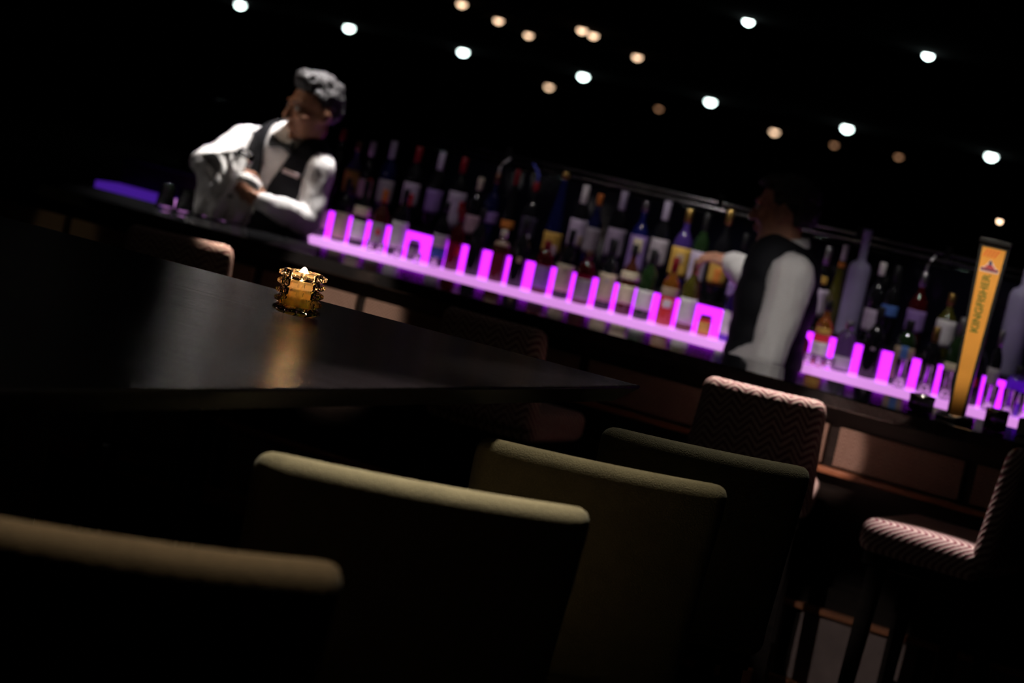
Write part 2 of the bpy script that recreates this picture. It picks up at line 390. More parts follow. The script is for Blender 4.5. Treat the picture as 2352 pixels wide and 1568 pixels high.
cp = WZ(678, 722, TZ)
can = empty('candle_holder', (cp.x, cp.y, TZ), 'faceted pressed glass candle holder with a lit tealight on the black table', 'candle holder', rz=.31)
def holder_mesh():
    bm = bmesh.new(); NS, per = 10, 4; tiers, th = 5, .0168; r0, r1 = .0362, .0470
    fz = [(0, 0), (.26, .86), (.36, 1), (.64, 1), (.74, .86)]
    fa = [.0, .85, 1.0, .85]
    rows = []
    n = NS * per
    for t in range(tiers):
        for z, k in fz:
            row = []
            for i in range(n):
                a = 2 * math.pi * i / n
                g = fa[i % per]
                rr = r0 + (r1 - r0) * k * (.12 + .88 * g) - .002 * (4 - t) * 0
                row.append(bm.verts.new((rr * math.cos(a), rr * math.sin(a), (t + z) * th + .001)))
            rows.append(row)
    top = tiers * th + .001
    rows.append([bm.verts.new(((r0) * math.cos(2 * math.pi * i / n), r0 * math.sin(2 * math.pi * i / n), top)) for i in range(n)])
    for rr, z in ((.0345, top), (.0330, top - .004), (.0315, .016), (.028, .013)):
        rows.append([bm.verts.new((rr * math.cos(2 * math.pi * i / n), rr * math.sin(2 * math.pi * i / n), z)) for i in range(n)])
    for a, b in zip(rows, rows[1:]):
        for i in range(n): bm.faces.new((a[i], a[(i + 1) % n], b[(i + 1) % n], b[i]))
    bm.faces.new(rows[0][::-1]); bm.faces.new(rows[-1])
    return bm_mesh(bm, 'holder')
link('glass_body', holder_mesh(), GLOWGLASS, can, smooth=False)
wx = link('candle', bm_mesh(lathe([(0, .0125), (.0284, .0125), (.0318, .016), (.0321, .063), (.0318, .066), (.027, .0645), (.012, .0637), (0, .0635)], 28), 'wax'), WAX, can)
link('wick', bm_mesh(tube([(0, 0, .0635), (.001, 0, .072)], .0012, 6), 'wick'), WICK, can)
link('flame', bm_mesh(lathe([(0, .0675), (.005, .069), (.0085, .074), (.0086, .081), (.0062, .088), (.0030, .092), (0, .0935)], 16), 'flame'), FLAME, can)
pl = bpy.data.lights.new('candle_light', 'POINT'); pl.energy = 110.0; pl.color = (1, .43, .16); pl.shadow_soft_size = .006
plo = bpy.data.objects.new('candle_light', pl); COL.objects.link(plo); plo.location = cp + Vector((0, 0, .078))

# ------------------------------------------------------------------ chairs
def slab_back(wt, wb, h, th, curve, n=28, bulge=0.0, rake=.0, rnd=.03):
    """padded back: wide in X, thick in Y, standing from z=0 to h, concave toward +Y"""
    bm = bmesh.new(); NU, NV = 22, 14
    def pt(u, v, s):
        ww = wb + (wt - wb) * v
        # superellipse-rounded outline
        x = u * ww / 2
        z = v * h
        return Vector((x, 0, z))
    grids = []
    for side in (-1, 1):
        g = []
        for j in range(NV + 1):
            row = []
            for i in range(NU + 1):
                u = math.sin((i / NU * 2 - 1) * math.pi / 2); v = .5 + .5 * math.sin((j / NV * 2 - 1) * math.pi / 2)
                U = abs(u); V = abs(2 * v - 1)
                ww = wb + (wt - wb) * v
                # distance to rim
                dx = (1 - U) * ww / 2; dz = (1 - V) * h / 2
                q = th / 2
                ex = 1.0 if dx >= q else math.sqrt(max(0, 1 - (1 - dx / q) ** 2))
                ez = 1.0 if dz >= q else math.sqrt(max(0, 1 - (1 - dz / q) ** 2))
                x = u * ww / 2; z = v * h
                # round the corners of the outline
                cxr = ww / 2 - rnd; czr = h / 2 - rnd
                ax, az = abs(x), abs(z - h / 2)
                if ax > cxr and az > czr and (ax - cxr) + (az - czr) > 0:
                    fx, fz_ = (ax - cxr) / rnd, (az - czr) / rnd
                    mx = max(fx, fz_); L = math.hypot(fx, fz_)
                    k = mx / L
                    ax = cxr + fx * k * rnd; az = czr + fz_ * k * rnd
                    x = math.copysign(ax, x); z = h / 2 + math.copysign(az, z - h / 2)
                y = side * q * min(ex, ez) + curve * ((2 * x / ww) ** 2) - rake * v + (-side * 0)
                row.append(bm.verts.new((x, y, z)))
            g.append(row)
        grids.append(g)
    for s, g in enumerate(grids):
        for j in range(NV):
            for i in range(NU):
                f = (g[j][i], g[j][i + 1], g[j + 1][i + 1], g[j + 1][i])
                bm.faces.new(f if s else f[::-1])
    bmesh.ops.remove_doubles(bm, verts=bm.verts, dist=.0004)
    return bm_mesh(bm, 'back')
def cushion(wx_, wy_, h, r):
    bm = bmesh.new(); add_box(bm, (0, 0, 0), (wx_, wy_, h), bev=r, seg=5); return bm_mesh(bm, 'cushion')
def leg_mesh(p0, p1, r0=.02, r1=.014):
    d = Vector(p1) - Vector(p0); rings = []
    for p, r in ((Vector(p0), r0), (Vector(p1), r1)):
        rings.append([p + Vector((sx * r, sy * r, 0)) for sx, sy in ((-1, -1), (1, -1), (1, 1), (-1, 1))])
    return bm_mesh(ring_loft(rings), 'leg')
def make_chair(name, loc, rz, fab, label, cat, group, top, seat_z, wt, wb, sw, sd, th, curve, rake, splay=.02):
    e = empty(name, loc, label, cat, group, rz)       # faces +Y locally, back at y = 0
    b = link('backrest', slab_back(wt, wb, top - seat_z + .06, th, curve, rake=rake), fab, e); b.location = (0, 0, seat_z - .06)
    s = link('seat', cushion(sw, sd, .09, .03), fab, e); s.location = (0, th / 2 + sd / 2 - .012, seat_z - .045)
    box('seat_frame', (0, th / 2 + sd / 2 - .012, seat_z - .105), (sw - .04, sd - .04, .035), DARKWOOD, e, bev=.004)
    zt = seat_z - .118; x, y0, y1 = sw / 2 - .05, .06, th / 2 + sd - .07
    for sx in (-1, 1):
        for y, sg in ((y0, -1), (y1, 1)):
            link('leg', leg_mesh((sx * x, y, zt), (sx * (x + splay), y + sg * splay, 0)), DARKWOOD, e, False)
    zs = .28
    box('stretcher', (0, y1 + .01, zs), (2 * x + .03, .022, .034), DARKWOOD, e)
    box('stretcher', (0, y0 - .01, zs + .12), (2 * x + .03, .022, .034), DARKWOOD, e)
    for sx in (-1, 1): box('stretcher', (sx * (x + .01), (y0 + y1) / 2, zs + .06), (.022, y1 - y0, .034), DARKWOOD, e)
    return e
G1 = 'green upholstered chairs along the black table'
def green(a, b, z, fab, label, w_):
    P, Q = WZ(*a, z), WZ(*b, z); c = (P + Q) / 2; d = Q - P
    return make_chair('upholstered_chair', (c.x, c.y, 0), math.atan2(d.y, d.x), fab, label, 'chair', G1, z + .014, .74, w_, w_ - .03, w_ - .02, .42, .062, .035, .03)
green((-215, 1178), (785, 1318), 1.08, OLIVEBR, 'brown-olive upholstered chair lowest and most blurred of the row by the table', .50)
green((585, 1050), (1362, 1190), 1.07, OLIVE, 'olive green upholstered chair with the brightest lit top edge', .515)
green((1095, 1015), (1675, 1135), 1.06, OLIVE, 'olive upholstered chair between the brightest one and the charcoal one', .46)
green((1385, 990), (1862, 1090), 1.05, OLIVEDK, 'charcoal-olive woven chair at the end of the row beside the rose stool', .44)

G2 = 'rose herringbone bar stools along the counter'
def stool(c, rz, label, top=1.072, sz=.835):
    return make_chair('bar_stool', (c[0], c[1], 0), rz, PINKFAB, label, 'bar stool', G2, top, sz, .335, .37, .37, .34, .052, .03, .03)
a_, b_ = WD(1645, 868, 6.5), WD(1893, 915, 6.45); cA = (a_ + b_) / 2
stool((cA.x, cA.y - .02), math.atan2((b_ - a_).y, (b_ - a_).x), 'rose herringbone bar stool with brightly lit top edge turned back to the guests')
f_ = -ER * .86 + EF * .5
cC = WD(2300, 1060, 6.15) + ER * .10 + EF * .10
stool((cC.x, cC.y), math.atan2(f_.y, f_.x) - math.pi / 2, 'rose bar stool turned sideways showing its lit zigzag seat', 1.09, .815)
stool((-4.60, 5.84), .45, 'rose bar stool in front of the polishing bartender')
stool((-3.47, 5.88), .05, 'unlit rose bar stool behind the bare table corner')

# ------------------------------------------------------------------ bottles
def glassmat(key, col, tr):
    return mat('bottle_glass_' + key, col, .06, spec=.6, trans=tr, ior=1.45, coat=.3)
GL = {'black': glassmat('black', (.008, .008, .010), 0), 'green': glassmat('green', (.02, .05, .015), .25), 'brown': glassmat('brown', (.10, .025, .012), .35),
      'amber': glassmat('amber', (.45, .16, .02), .6), 'red': glassmat('red', (.10, .006, .008), .45), 'clear': glassmat('clear', (.8, .8, .9), .9),
      'navy': glassmat('navy', (.008, .01, .07), .2), 'blue': glassmat('blue', (.02, .025, .22), .4), 'violet': glassmat('violet', (.12, .06, .36), .5), 'olive': glassmat('olive', (.16, .15, .02), .5),
      'frost': mat('frosted_glass', (.55, .50, .75), .55, trans=.35, var=.1, vscale=20), 'grey': glassmat('grey', (.10, .09, .11), .3)}
LB = {k: mat('label_' + k, c, .6, spec=.2, var=.12, vscale=45) for k, c in {
    'white': (.85, .82, .80), 'cream': (.80, .70, .48), 'beige': (.62, .50, .36), 'lilac': (.62, .52, .66), 'grey': (.42, .37, .40), 'gold': (.72, .44, .09), 'orange': (.75, .25, .05),  # lilac holds the violet light on pale labels in its colour
    'blue': (.10, .22, .60), 'red': (.60, .03, .03), 'pink': (.70, .45, .52), 'tan': (.48, .36, .24), 'dark': (.05, .04, .07), 'violet': (.35, .22, .55), 'green': (.15, .30, .08)}.items()}
CP = {k: mat('cap_' + k, c, r, metal=mt, var=.08, vscale=60) for k, c, r, mt in (
    ('black', (.015, .015, .016), .35, 0), ('white', (.8, .76, .74), .4, 0), ('silver', (.7, .68, .70), .3, 1), ('gold', (.75, .48, .14), .35, 1), ('red', (.24, .012, .018), .4, 0),
    ('orange', (.7, .2, .04), .4, 0), ('bronze', (.4, .22, .15), .4, 1), ('cream', (.75, .66, .5), .5, 0), ('blue', (.08, .10, .5), .4, 0), ('lilac', (.55, .48, .62), .4, 0))}
SHAPES = {  # (radius factor, height factor) profile
    'spirit': [(0, 0), (.92, 0), (1, .02), (1, .56), (.93, .62), (.60, .70), (.36, .75), (.33, .80), (.33, .965), (.36, .97), (.36, 1), (0, 1)],
    'wine': [(0, 0), (.95, 0), (1, .015), (1, .58), (.95, .63), (.75, .70), (.45, .76), (.36, .80), (.34, .97), (.37, .975), (.37, 1), (0, 1)],
    'squat': [(0, 0), (.95, 0), (1, .03), (1, .60), (.96, .68), (.70, .78), (.40, .83), (.36, .86), (.36, 1), (0, 1)],
    'tall': [(0, 0), (.9, 0), (1, .015), (.96, .35), (.70, .55), (.45, .75), (.32, .88), (.30, .97), (.34, .975), (.34, 1), (0, 1)],
    'vodka': [(0, 0), (.95, 0), (1, .015), (1, .60), (.98, .64), (.80, .68), (.46, .70), (.36, .73), (.36, .97), (.40, .975), (.40, 1), (0, 1)],
    'jar': [(0, 0), (.95, 0), (1, .04), (1, .75), (.96, .82), (.82, .88), (.80, .90), (.80, 1), (0, 1)],
}
def prof_r(shape, R, H_, z):
    pr = SHAPES[shape]
    for (r0, z0), (r1, z1) in zip(pr, pr[1:]):
        if z0 * H_ <= z <= z1 * H_ and z1 > z0: return R * (r0 + (r1 - r0) * (z - z0 * H_) / ((z1 - z0) * H_))
    return R
def sleeve(shape, R, H_, z0, z1, off=.0012, a0=0, a1=2 * math.pi, n=24):
    zs = [z0 + (z1 - z0) * k / 5 for k in range(6)]
    bm = bmesh.new(); full = a1 - a0 > 6.2
    cols = n if full else n + 1
    def row(o_):
        rws = []
        for z in zs:
            r = prof_r(shape, R, H_, z) + o_
            rws.append([bm.verts.new((r * math.cos(a0 + (a1 - a0) * i / n), r * math.sin(a0 + (a1 - a0) * i / n), z)) for i in range(cols)])
        return rws
    A, B_ = row(off), row(off * .2)
    def quad(P, flip):
        for a, b in zip(P, P[1:]):
            for i in range(cols if full else cols - 1):
                j = (i + 1) % cols
                q = (a[i], a[j], b[j], b[i]); bm.faces.new(q[::-1] if flip else q)
    quad(A, False); quad(B_, True)
    for k, fl in ((0, True), (-1, False)):
        for i in range(cols if full else cols - 1):
            j = (i + 1) % cols
            q = (A[k][i], A[k][j], B_[k][j], B_[k][i]); bm.faces.new(q if fl else q[::-1])
    return bm_mesh(bm, 'label')
NB = 0
def bottle(X, Y, Z, R, H_, shape, glass, lab, labz, cap, capz, label, group, neck=None, mark=None, pour=None, base=None):
    """lab colour on height range labz, cap colour above capz, neck label (colour, z0, z1), mark (colour, z0, z1, half width rad)"""
    e = empty('spirit_bottle', (X, Y, Z), label, 'bottle', group, rz=0)
    link('glass_body', bm_mesh(lathe([(r * R, z * H_) for r, z in SHAPES[shape]], 26), 'glass'), GL[glass], e)
    fa = math.atan2(-Y, -X)                       # labels look towards the guests
    lo_ = e
    if lab: lo_ = link('label', sleeve(shape, R, H_, labz[0] * H_, labz[1] * H_, .0012, fa - 1.25, fa + 1.25), LB[lab], e)
    if mark: link('label_mark', sleeve(shape, R, H_, mark[1] * H_, mark[2] * H_, .0020, fa - mark[3] + (mark[4] if len(mark) > 4 else 0), fa + mark[3] + (mark[4] if len(mark) > 4 else 0), 10), LB[mark[0]], lo_)
    if neck: link('neck_label', sleeve(shape, R, H_, neck[1] * H_, neck[2] * H_, .0015), LB[neck[0]], e)
    if cap:
        rc = prof_r(shape, R, H_, .95 * H_) + .0022
        bm = lathe([(rc - .001, capz * H_), (rc, capz * H_ + .001), (rc, H_), (rc - .002, H_ + .002), (0, H_ + .002)], 18)
        link('cap', bm_mesh(bm, 'cap'), CP[cap], e)
    if pour:
        pts = [(0, 0, H_), (0, 0, H_ + .025), (pour[1] * .012, 0, H_ + .045), (pour[1] * .035, 0, H_ + .066)]
        link('pourer', bm_mesh(tube(pts, .006, 8, .0035), 'pour'), CP[pour[0]], e)
    return e
def strip_y(x): return 545 + (x - 662) * .2575 + (6 if x > 1500 else 0)
FRONT = [  # px, radius, height, shape, glass, label, (z0,z1), cap, capz, text, extras
    (731, .030, .25, 'spirit', 'black', 'pink', (.14, .42), 'black', .8, 'black bottle with a pale pink label', {}),
    (777, .030, .24, 'spirit', 'black', 'beige', (.05, .46), 'black', .8, 'dark bottle with a tall beige label', {}),
    (820, .030, .25, 'spirit', 'black', 'white', (.10, .38), 'black', .85, 'dark bottle with white label and cream collar', {'neck': ('cream', .46, .60)}),
    (862, .030, .23, 'spirit', 'brown', 'grey', (.08, .46), 'orange', .8, 'brown bottle with grey label and red seal', {'mark': ('red', .26, .36, .22)}),
    (908, .031, .25, 'spirit', 'black', 'white', (.12, .52), 'black', .85, 'black bottle with a large tall white label', {}),
    (950, .024, .075, 'jar', 'grey', 'grey', (.2, .6), 'silver', .9, 'short squat grey jar', {}),
    (1001, .029, .24, 'spirit', 'black', 'white', (.30, .50), 'black', .85, 'dark bottle with white label above a blue band', {'mark': ('blue', .14, .29, 1.2)}),
    (1038, .028, .23, 'spirit', 'red', None, None, 'red', .8, 'dark red bottle with a scarlet tag', {'mark': ('red', .26, .40, .4, .5)}),
    (1085, .029, .25, 'spirit', 'black', None, None, 'black', .8, 'plain black unlabelled bottle', {}),
    (1138, .030, .19, 'squat', 'brown', None, None, 'cream', .86, 'short red-brown bottle with a pale cork', {'neck': ('tan', .70, .78)}),
    (1184, .030, .25, 'spirit', 'black', None, None, 'black', .8, 'black bottle with a small orange print', {'mark': ('tan', .36, .44, .25)}),
    (1239, .031, .19, 'squat', 'red', 'violet', (.10, .52), 'red', .86, 'short dark red bottle with a dull violet label', {}),
    (1287, .031, .25, 'spirit', 'black', 'cream', (.11, .50), 'black', .8, 'dark bottle with a tall cream label and small crest', {'mark': ('tan', .38, .44, .15)}),
    (1335, .032, .19, 'squat', 'red', 'grey', (.08, .48), 'bronze', .86, 'short red bottle with a grey-violet label', {}),
    (1383, .031, .25, 'spirit', 'black', 'beige', (.12, .52), 'black', .8, 'dark bottle with a greyish beige label', {'mark': ('grey', .38, .44, .15)}),
    (1431, .031, .25, 'spirit', 'brown', 'cream', (.16, .42), 'black', .85, 'red-brown bottle with cream label and cream collar', {'neck': ('cream', .50, .62)}),
    (1474, .031, .25, 'wine', 'green', 'white', (.14, .42), 'black', .8, 'olive-necked bottle with a plain white label', {}),
    (1523, .030, .24, 'spirit', 'amber', 'tan', (.42, .56), 'red', .8, 'amber bottle with tan label above a round white seal', {'mark': ('white', .26, .38, .5)}),
    (1571, .031, .25, 'wine', 'olive', 'white', (.10, .46), 'gold', .8, 'yellow-green bottle with the brightest white label', {}),
    (1616, .024, .07, 'jar', 'amber', 'gold', (.1, .65), 'black', .85, 'short squat jar with a gold-brown label', {}),
    (1669, .031, .23, 'spirit', 'violet', 'white', (.10, .46), 'silver', .8, 'violet-shouldered bottle with a white label', {'mark': ('grey', .24, .34, .2)}),
]
FRONT2 = [
    (1836, .027, .10, 'squat', 'red', None, None, 'black', .85, 'small dark red bottle half hidden by the reaching bartender', {}),
    (1876, .030, .22, 'spirit', 'amber', 'white', (.10, .36), 'black', .85, 'amber bottle with a dull white label', {'mark': ('gold', .48, .58, .9)}),
    (1932, .033, .17, 'squat', 'grey', 'lilac', (.05, .30), 'silver', .86, 'rounded grey bottle with a violet-lit band', {}),
    (1992, .034, .24, 'spirit', 'black', None, None, 'black', .8, 'broad plain black bottle', {'mark': ('grey', .40, .44, .2)}),
    (2062, .034, .22, 'squat', 'green', 'tan', (.12, .60), 'black', .85, 'dark green bottle with tan label and blue stripe', {'mark': ('blue', .10, .62, .34)}),
    (2124, .030, .22, 'wine', 'black', 'beige', (.22, .42), 'gold', .74, 'black wine bottle with small beige label', {}),
    (2176, .034, .27, 'wine', 'green', 'cream', (.14, .44), 'silver', .74, 'dark wine bottle with broad cream label and silver capsule', {}),
    (2226, .029, .25, 'spirit', 'black', None, None, 'bronze', .8, 'black bottle with a red mark right behind the tap', {'mark': ('red', .25, .36, .4)}),
    (2266, .020, .26, 'wine', 'black', 'grey', (.12, .52), 'silver', .8, 'slim dark bottle with grey label and silver capsule', {}),
    (2322, .037, .16, 'squat', 'violet', 'white', (.28, .48), 'black', .70, 'round-shouldered violet jar with a white band', {}),
]
BACK = [
    (762, .030, .30, 'spirit', 'black', None, None, 'red', .86, 'dark bottle with a dark red cap', {}),
    (800, .034, .27, 'spirit', 'violet', 'gold', (.25, .58), 'bronze', .86, 'violet glass bottle with a gold-brown label', {'mark': ('dark', .27, .36, .5)}),
    (833, .029, .28, 'spirit', 'black', 'pink', (.20, .48), 'white', .80, 'dark bottle with pale pink label, red flash and white cap', {'mark': ('red', .36, .50, .3, .55)}),
    (876, .031, .30, 'wine', 'navy', 'grey', (.18, .50), 'lilac', .76, 'midnight blue bottle with grey label and long pale capsule', {}),
    (934, .032, .30, 'wine', 'black', 'lilac', (.24, .54), 'red', .80, 'black bottle with a violet-lit label and red figure', {'mark': ('red', .24, .40, .25, .2)}),
    (988, .031, .30, 'wine', 'black', 'violet', (.22, .52), 'lilac', .76, 'black bottle with a muted violet label and grey capsule', {}),
    (1037, .034, .30, 'wine', 'black', 'lilac', (.10, .56), 'pink' if False else 'red', .80, 'black bottle with a large violet-lit label and red square', {'mark': ('red', .30, .45, .35, .7)}),
    (1083, .030, .24, 'spirit', 'black', 'pink', (.10, .40), 'cream', .80, 'black bottle with a small pink label and cream cap', {}),
    (1118, .030, .27, 'spirit', 'navy', 'violet', (.30, .46), 'bronze', .86, 'blue-black bottle with a curved white pourer', {'pour': ('white', 1)}),
    (1158, .026, .30, 'tall', 'black', 'orange', (.26, .36), 'red', .80, 'slim dark bottle with orange label and red neck', {}),
    (1206, .030, .27, 'spirit', 'black', 'dark', (.20, .52), 'red', .88, 'black bottle with a dark blue label and curved blue pourer', {'pour': ('blue', -1), 'mark': ('lilac', .22, .28, .4)}),
    (1264, .036, .33, 'tall', 'navy', 'gold', (.10, .32), 'gold', .93, 'tall cone-shaped dark blue bottle with gold label', {'mark': ('pink', .06, .18, .6)}),
    (1314, .033, .30, 'wine', 'black', 'lilac', (.24, .58), 'white', .76, 'black bottle with a pale violet-lit label and white capsule', {'mark': ('tan', .26, .38, .3, .5)}),
    (1350, .028, .28, 'spirit', 'navy', 'grey', (.22, .56), 'orange', .86, 'dark blue bottle with grey label and orange cap', {}),
    (1400, .034, .31, 'wine', 'black', 'lilac', (.22, .56), 'lilac', .78, 'black bottle with violet-lit white label bearing a dark figure', {'mark': ('dark', .22, .44, .3, -.2)}),
    (1452, .033, .29, 'spirit', 'blue', 'violet', (.10, .58), 'silver', .88, 'blue gin bottle with a violet label and pale oval', {'mark': ('cream', .36, .54, .5)}),
    (1500, .033, .31, 'wine', 'black', 'grey', (.24, .56), 'lilac', .78, 'black bottle with greyish label and white-blue capsule', {'mark': ('dark', .24, .40, .35)}),
    (1548, .035, .30, 'spirit', 'violet', 'gold', (.18, .54), 'gold', .84, 'violet bottle with a round gold label and gold cap', {'mark': ('tan', .34, .46, .35)}),
    (1590, .030, .30, 'wine', 'green', 'lilac', (.14, .54), 'black', .78, 'green bottle with a pale label and dark figure', {'mark': ('green', .14, .40, .3)}),
    (1638, .034, .33, 'spirit', 'black', 'gold', (.18, .52), 'gold', .84, 'dark bottle with orange-gold label gripped by the bartender', {'mark': ('orange', .20, .36, .35)}),
    (1682, .028, .26, 'spirit', 'black', 'violet', (.12, .32), 'black', .8, 'dark bottle with a dull violet label', {}),
]
BACK2 = [
    (1869, .032, .28, 'wine', 'black', 'lilac', (.14, .48), 'silver', .78, 'black bottle with violet-lit white label and gold medallion', {'mark': ('gold', .54, .64, .5)}),
    (1903, .026, .30, 'tall', 'olive', None, None, 'white', .82, 'slim olive bottle with red and yellow neck band', {'neck': ('orange', .74, .80)}),
    (1945, .038, .37, 'vodka', 'frost', None, None, None, .9, 'tall frosted white-violet vodka bottle', {}),
    (1993, .030, .27, 'spirit', 'black', 'lilac', (.12, .40), 'white', .84, 'black bottle with a pale crumpled label and white cap', {}),
    (2028, .029, .27, 'spirit', 'black', 'blue', (.36, .50), 'black', .8, 'black bottle with a small blue label', {}),
    (2090, .033, .27, 'spirit', 'red', 'violet', (.24, .52), 'silver', .82, 'red-edged bottle with violet label and steel pourer', {'pour': ('silver', .6)}),
    (2158, .034, .22, 'spirit', 'olive', 'white', (.18, .60), 'gold', .82, 'olive bottle with a shield-shaped white label', {}),
    (2312, .046, .42, 'vodka', 'frost', None, None, 'black', .95, 'large tall frosted violet bottle beyond the tap', {}),
]
def place(rows, Y, Z, mid, tier, anchor, rev=False, grp=''):
    n = len(rows)
    for i, (px, R, H_, shp, gl, lb, lz, cp_, cz, txt, ex) in enumerate(rows):
        P = WY(px, strip_y(px) - mid, Y)
        # step to the axis at base level: verticals lean by the roll
        bottle(P.x, Y + .004 * math.sin(i * 2.3), Z, R, H_, shp, gl, lb, lz, cp_, cz, txt + ' on the ' + tier, grp, **ex)
place(FRONT, 7.588, SZ + .001, 40, 'lower lit shelf', '', grp='bottles on the lit lower shelf')
place(FRONT2, 7.588, SZ + .001, 40, 'lower lit shelf', '', grp='bottles on the lit lower shelf')
place(BACK, 7.76, RZ + .001, 130, 'upper shelf', '', grp='bottles on the upper shelf')
place(BACK2, 7.76, RZ + .001, 130, 'upper shelf', '', grp='bottles on the upper shelf')

# ------------------------------------------------------------------ glasses
def tumbler_mesh(r0, r1, h, t=.002):
    return bm_mesh(lathe([(0, 0), (r0, 0), (r1, h), (r1 - t, h), (r0 - t, .006), (0, .006)], 24), 'tumbler')
def glass(p, r0, r1, h, label, group, flip=False):
    e = link('tumbler_glass', tumbler_mesh(r0, r1, h), CLEAR); e.location = p
    if flip: e.rotation_euler = (math.pi, 0, 0); e.location.z += h
    return tag(e, label, 'glass', group)
for i, px in enumerate((843, 866, 905, 951, 990)):
    P = WY(px, strip_y(px) + 2, 7.526); glass((P.x, 7.526, SZ + .001), .014, .018, .035, 'small clear shot glass on the lit shelf, %s from the polishing bartender' % ORD[i], 'shot glasses on the lit shelf')
for i, px in enumerate((1848, 1872, 1895)):
    P = WY(px, strip_y(px) + 2, 7.526); glass((P.x, 7.526, SZ + .001), .014, .018, .038, 'small clear shot glass on the lit shelf, %s from the reaching bartender' % ORD[i], 'shot glasses by the reaching bartender')
for px, wh in ((2060, 'farthest from'), (2118, 'second from'), (2164, 'next to')):
    P = WY(px, strip_y(px) - 10, 7.528); glass((P.x, 7.528, SZ + .001), .021, .026, .095, 'clear highball glass among three before the beer tap, ' + wh + ' it', 'highball glasses before the tap')
for px, wh in ((2262, 'next to'), (2306, 'second from'), (2346, 'farthest from')):
    P = WY(px, strip_y(px) - 5, 7.528); glass((P.x, 7.528, SZ + .001), .021, .026, .085, 'clear highball glass among three beyond the beer tap, ' + wh + ' it', 'highball glasses beyond the tap')
for px, py, wh in ((372, 470, 'apart from'), (420, 482, 'right beside')):
    P = WZ(px, py + 8, BZ); glass((P.x, 6.62, BZ + .001), .034, .026, .085, 'clear tumbler on the bar ' + wh + ' the hanging towel', 'upturned tumblers by the towel', False)
# dark jars on the counter by the tap
def jar(px, py, r, h, label):
    P = WZ(px, py, BZ)
    e = empty('bar_caddy', (P.x, P.y, BZ + .001), label, 'jar')
    link('body', bm_mesh(lathe([(0, 0), (r, 0), (r, h * .82), (r * .97, h * .84), (0, h * .84)], 28), 'jar'), GL['grey'], e)
    link('rim', bm_mesh(lathe([(r * .9, h * .84), (r * 1.03, h * .84), (r * 1.03, h), (r * .9, h), (r * .9, h * .84)], 28), 'rim'), CHROME, e)
    return e
jar(2112, 944, .036, .045, 'squat dark jar with metal rim on the bar before the tap')
jar(2282, 988, .032, .058, 'dark cylindrical jar with metal rim on the bar beyond the tap')
P = WZ(2352, 1000, BZ)
np_ = box('napkin_stack', (P.x + .02, P.y, BZ + .025), (.07, .07, .048), TOWEL, bev=.004); tag(np_, 'stack of white paper napkins at the far right of the bar', 'napkins')

# ------------------------------------------------------------------ the beer tap tower
tb = WY(2191, 968, 6.47)
TB = Vector((tb.x, 6.47, BZ))
tr_ = math.atan2(ER.y, ER.x) - .22
tap = empty('beer_tap', TB, 'tall orange beer tap tower with green lettering and a red emblem', 'beer tap', rz=tr_)
TH = .505
ORANGE = mat('orange_lacquer', (.78, .34, .06), .35, spec=.4, var=.12, vscale=9)
FACEM = ORANGE
def wedge(w0, w1, d0, d1, y0, y1, h, lean=0):
    rings = []
    for k in range(9):
        t = k / 8; ww = w0 + (w1 - w0) * t ** 1.25; d = d0 + (d1 - d0) * t; yo = y0 + (y1 - y0) * t; z = h * t
        xo = lean * t
        rings.append([Vector((-ww / 2 + xo, yo, z)), Vector((ww / 2 + xo, yo, z)), Vector((ww / 2 + xo, yo + d, z)), Vector((-ww / 2 + xo, yo + d, z))])
    return ring_loft(rings)
link('tower_body', bm_mesh(wedge(.05, .085, .05, .085, .002, -.018, TH), 'tower'), BLACKPL, tap, False)
link('face_plate', bm_mesh(wedge(.034, .066, .003, .003, -.002, -.022, TH - .012), 'face'), FACEM, tap, False)
link('base', bm_mesh(lathe([(0, 0), (.055, 0), (.055, .012), (.045, .018), (0, .018)], 28), 'base'), CHROME, tap)
bm = bmesh.new(); add_box(bm, (0, .02, TH + .006), (.09, .10, .014), bev=.003); link('top_cap', bm_mesh(bm, 'cap'), BLACKPL, tap, False)
def face_pt(t): return -.0235 * 0 + (-.002 + (-.022 + .002) * t)
slope = math.atan2(.020, TH - .012)
def text_obj(name, body, size, loc, rot, m, parent, sx=1.0):
    cu = bpy.data.curves.new(name, 'FONT'); cu.body = body; cu.size = size; cu.align_x = 'CENTER'; cu.align_y = 'CENTER'; cu.extrude = .0006; cu.offset = size * .02
    t = bpy.data.objects.new(name, cu); COL.objects.link(t)
    bpy.context.view_layer.update()
    me = bpy.data.meshes.new_from_object(t.evaluated_get(bpy.context.evaluated_depsgraph_get()))
    bpy.data.objects.remove(t)
    o = link(name, me, m, parent, False); o.location = loc; o.rotation_euler = rot; o.scale = (sx, 1, 1)
    return o
GREENT = mat('green_lettering', (.13, .16, .02), .5, var=.1, vscale=60)
REDT = mat('red_emblem', (.50, .05, .06), .5, var=.1, vscale=60)
BLUET = mat('dark_blue_emblem', (.06, .05, .13), .5, var=.1, vscale=60)
PALET = mat('pale_emblem', (.75, .55, .50), .5, var=.1, vscale=60)
t_ = .665
Rt = Matrix.Rotation(slope, 3, 'X') @ Matrix(((0, -1, 0), (0, 0, -1), (1, 0, 0)))   # text x -> up, text y -> left, facing -Y
text_obj('lettering', 'KINGFISHER', .030, (-.002, face_pt(t_) - .0012, TH * t_), Rt.to_euler(), GREENT, tap, 1.02)
t_ = .865
em = empty; ez = TH * t_
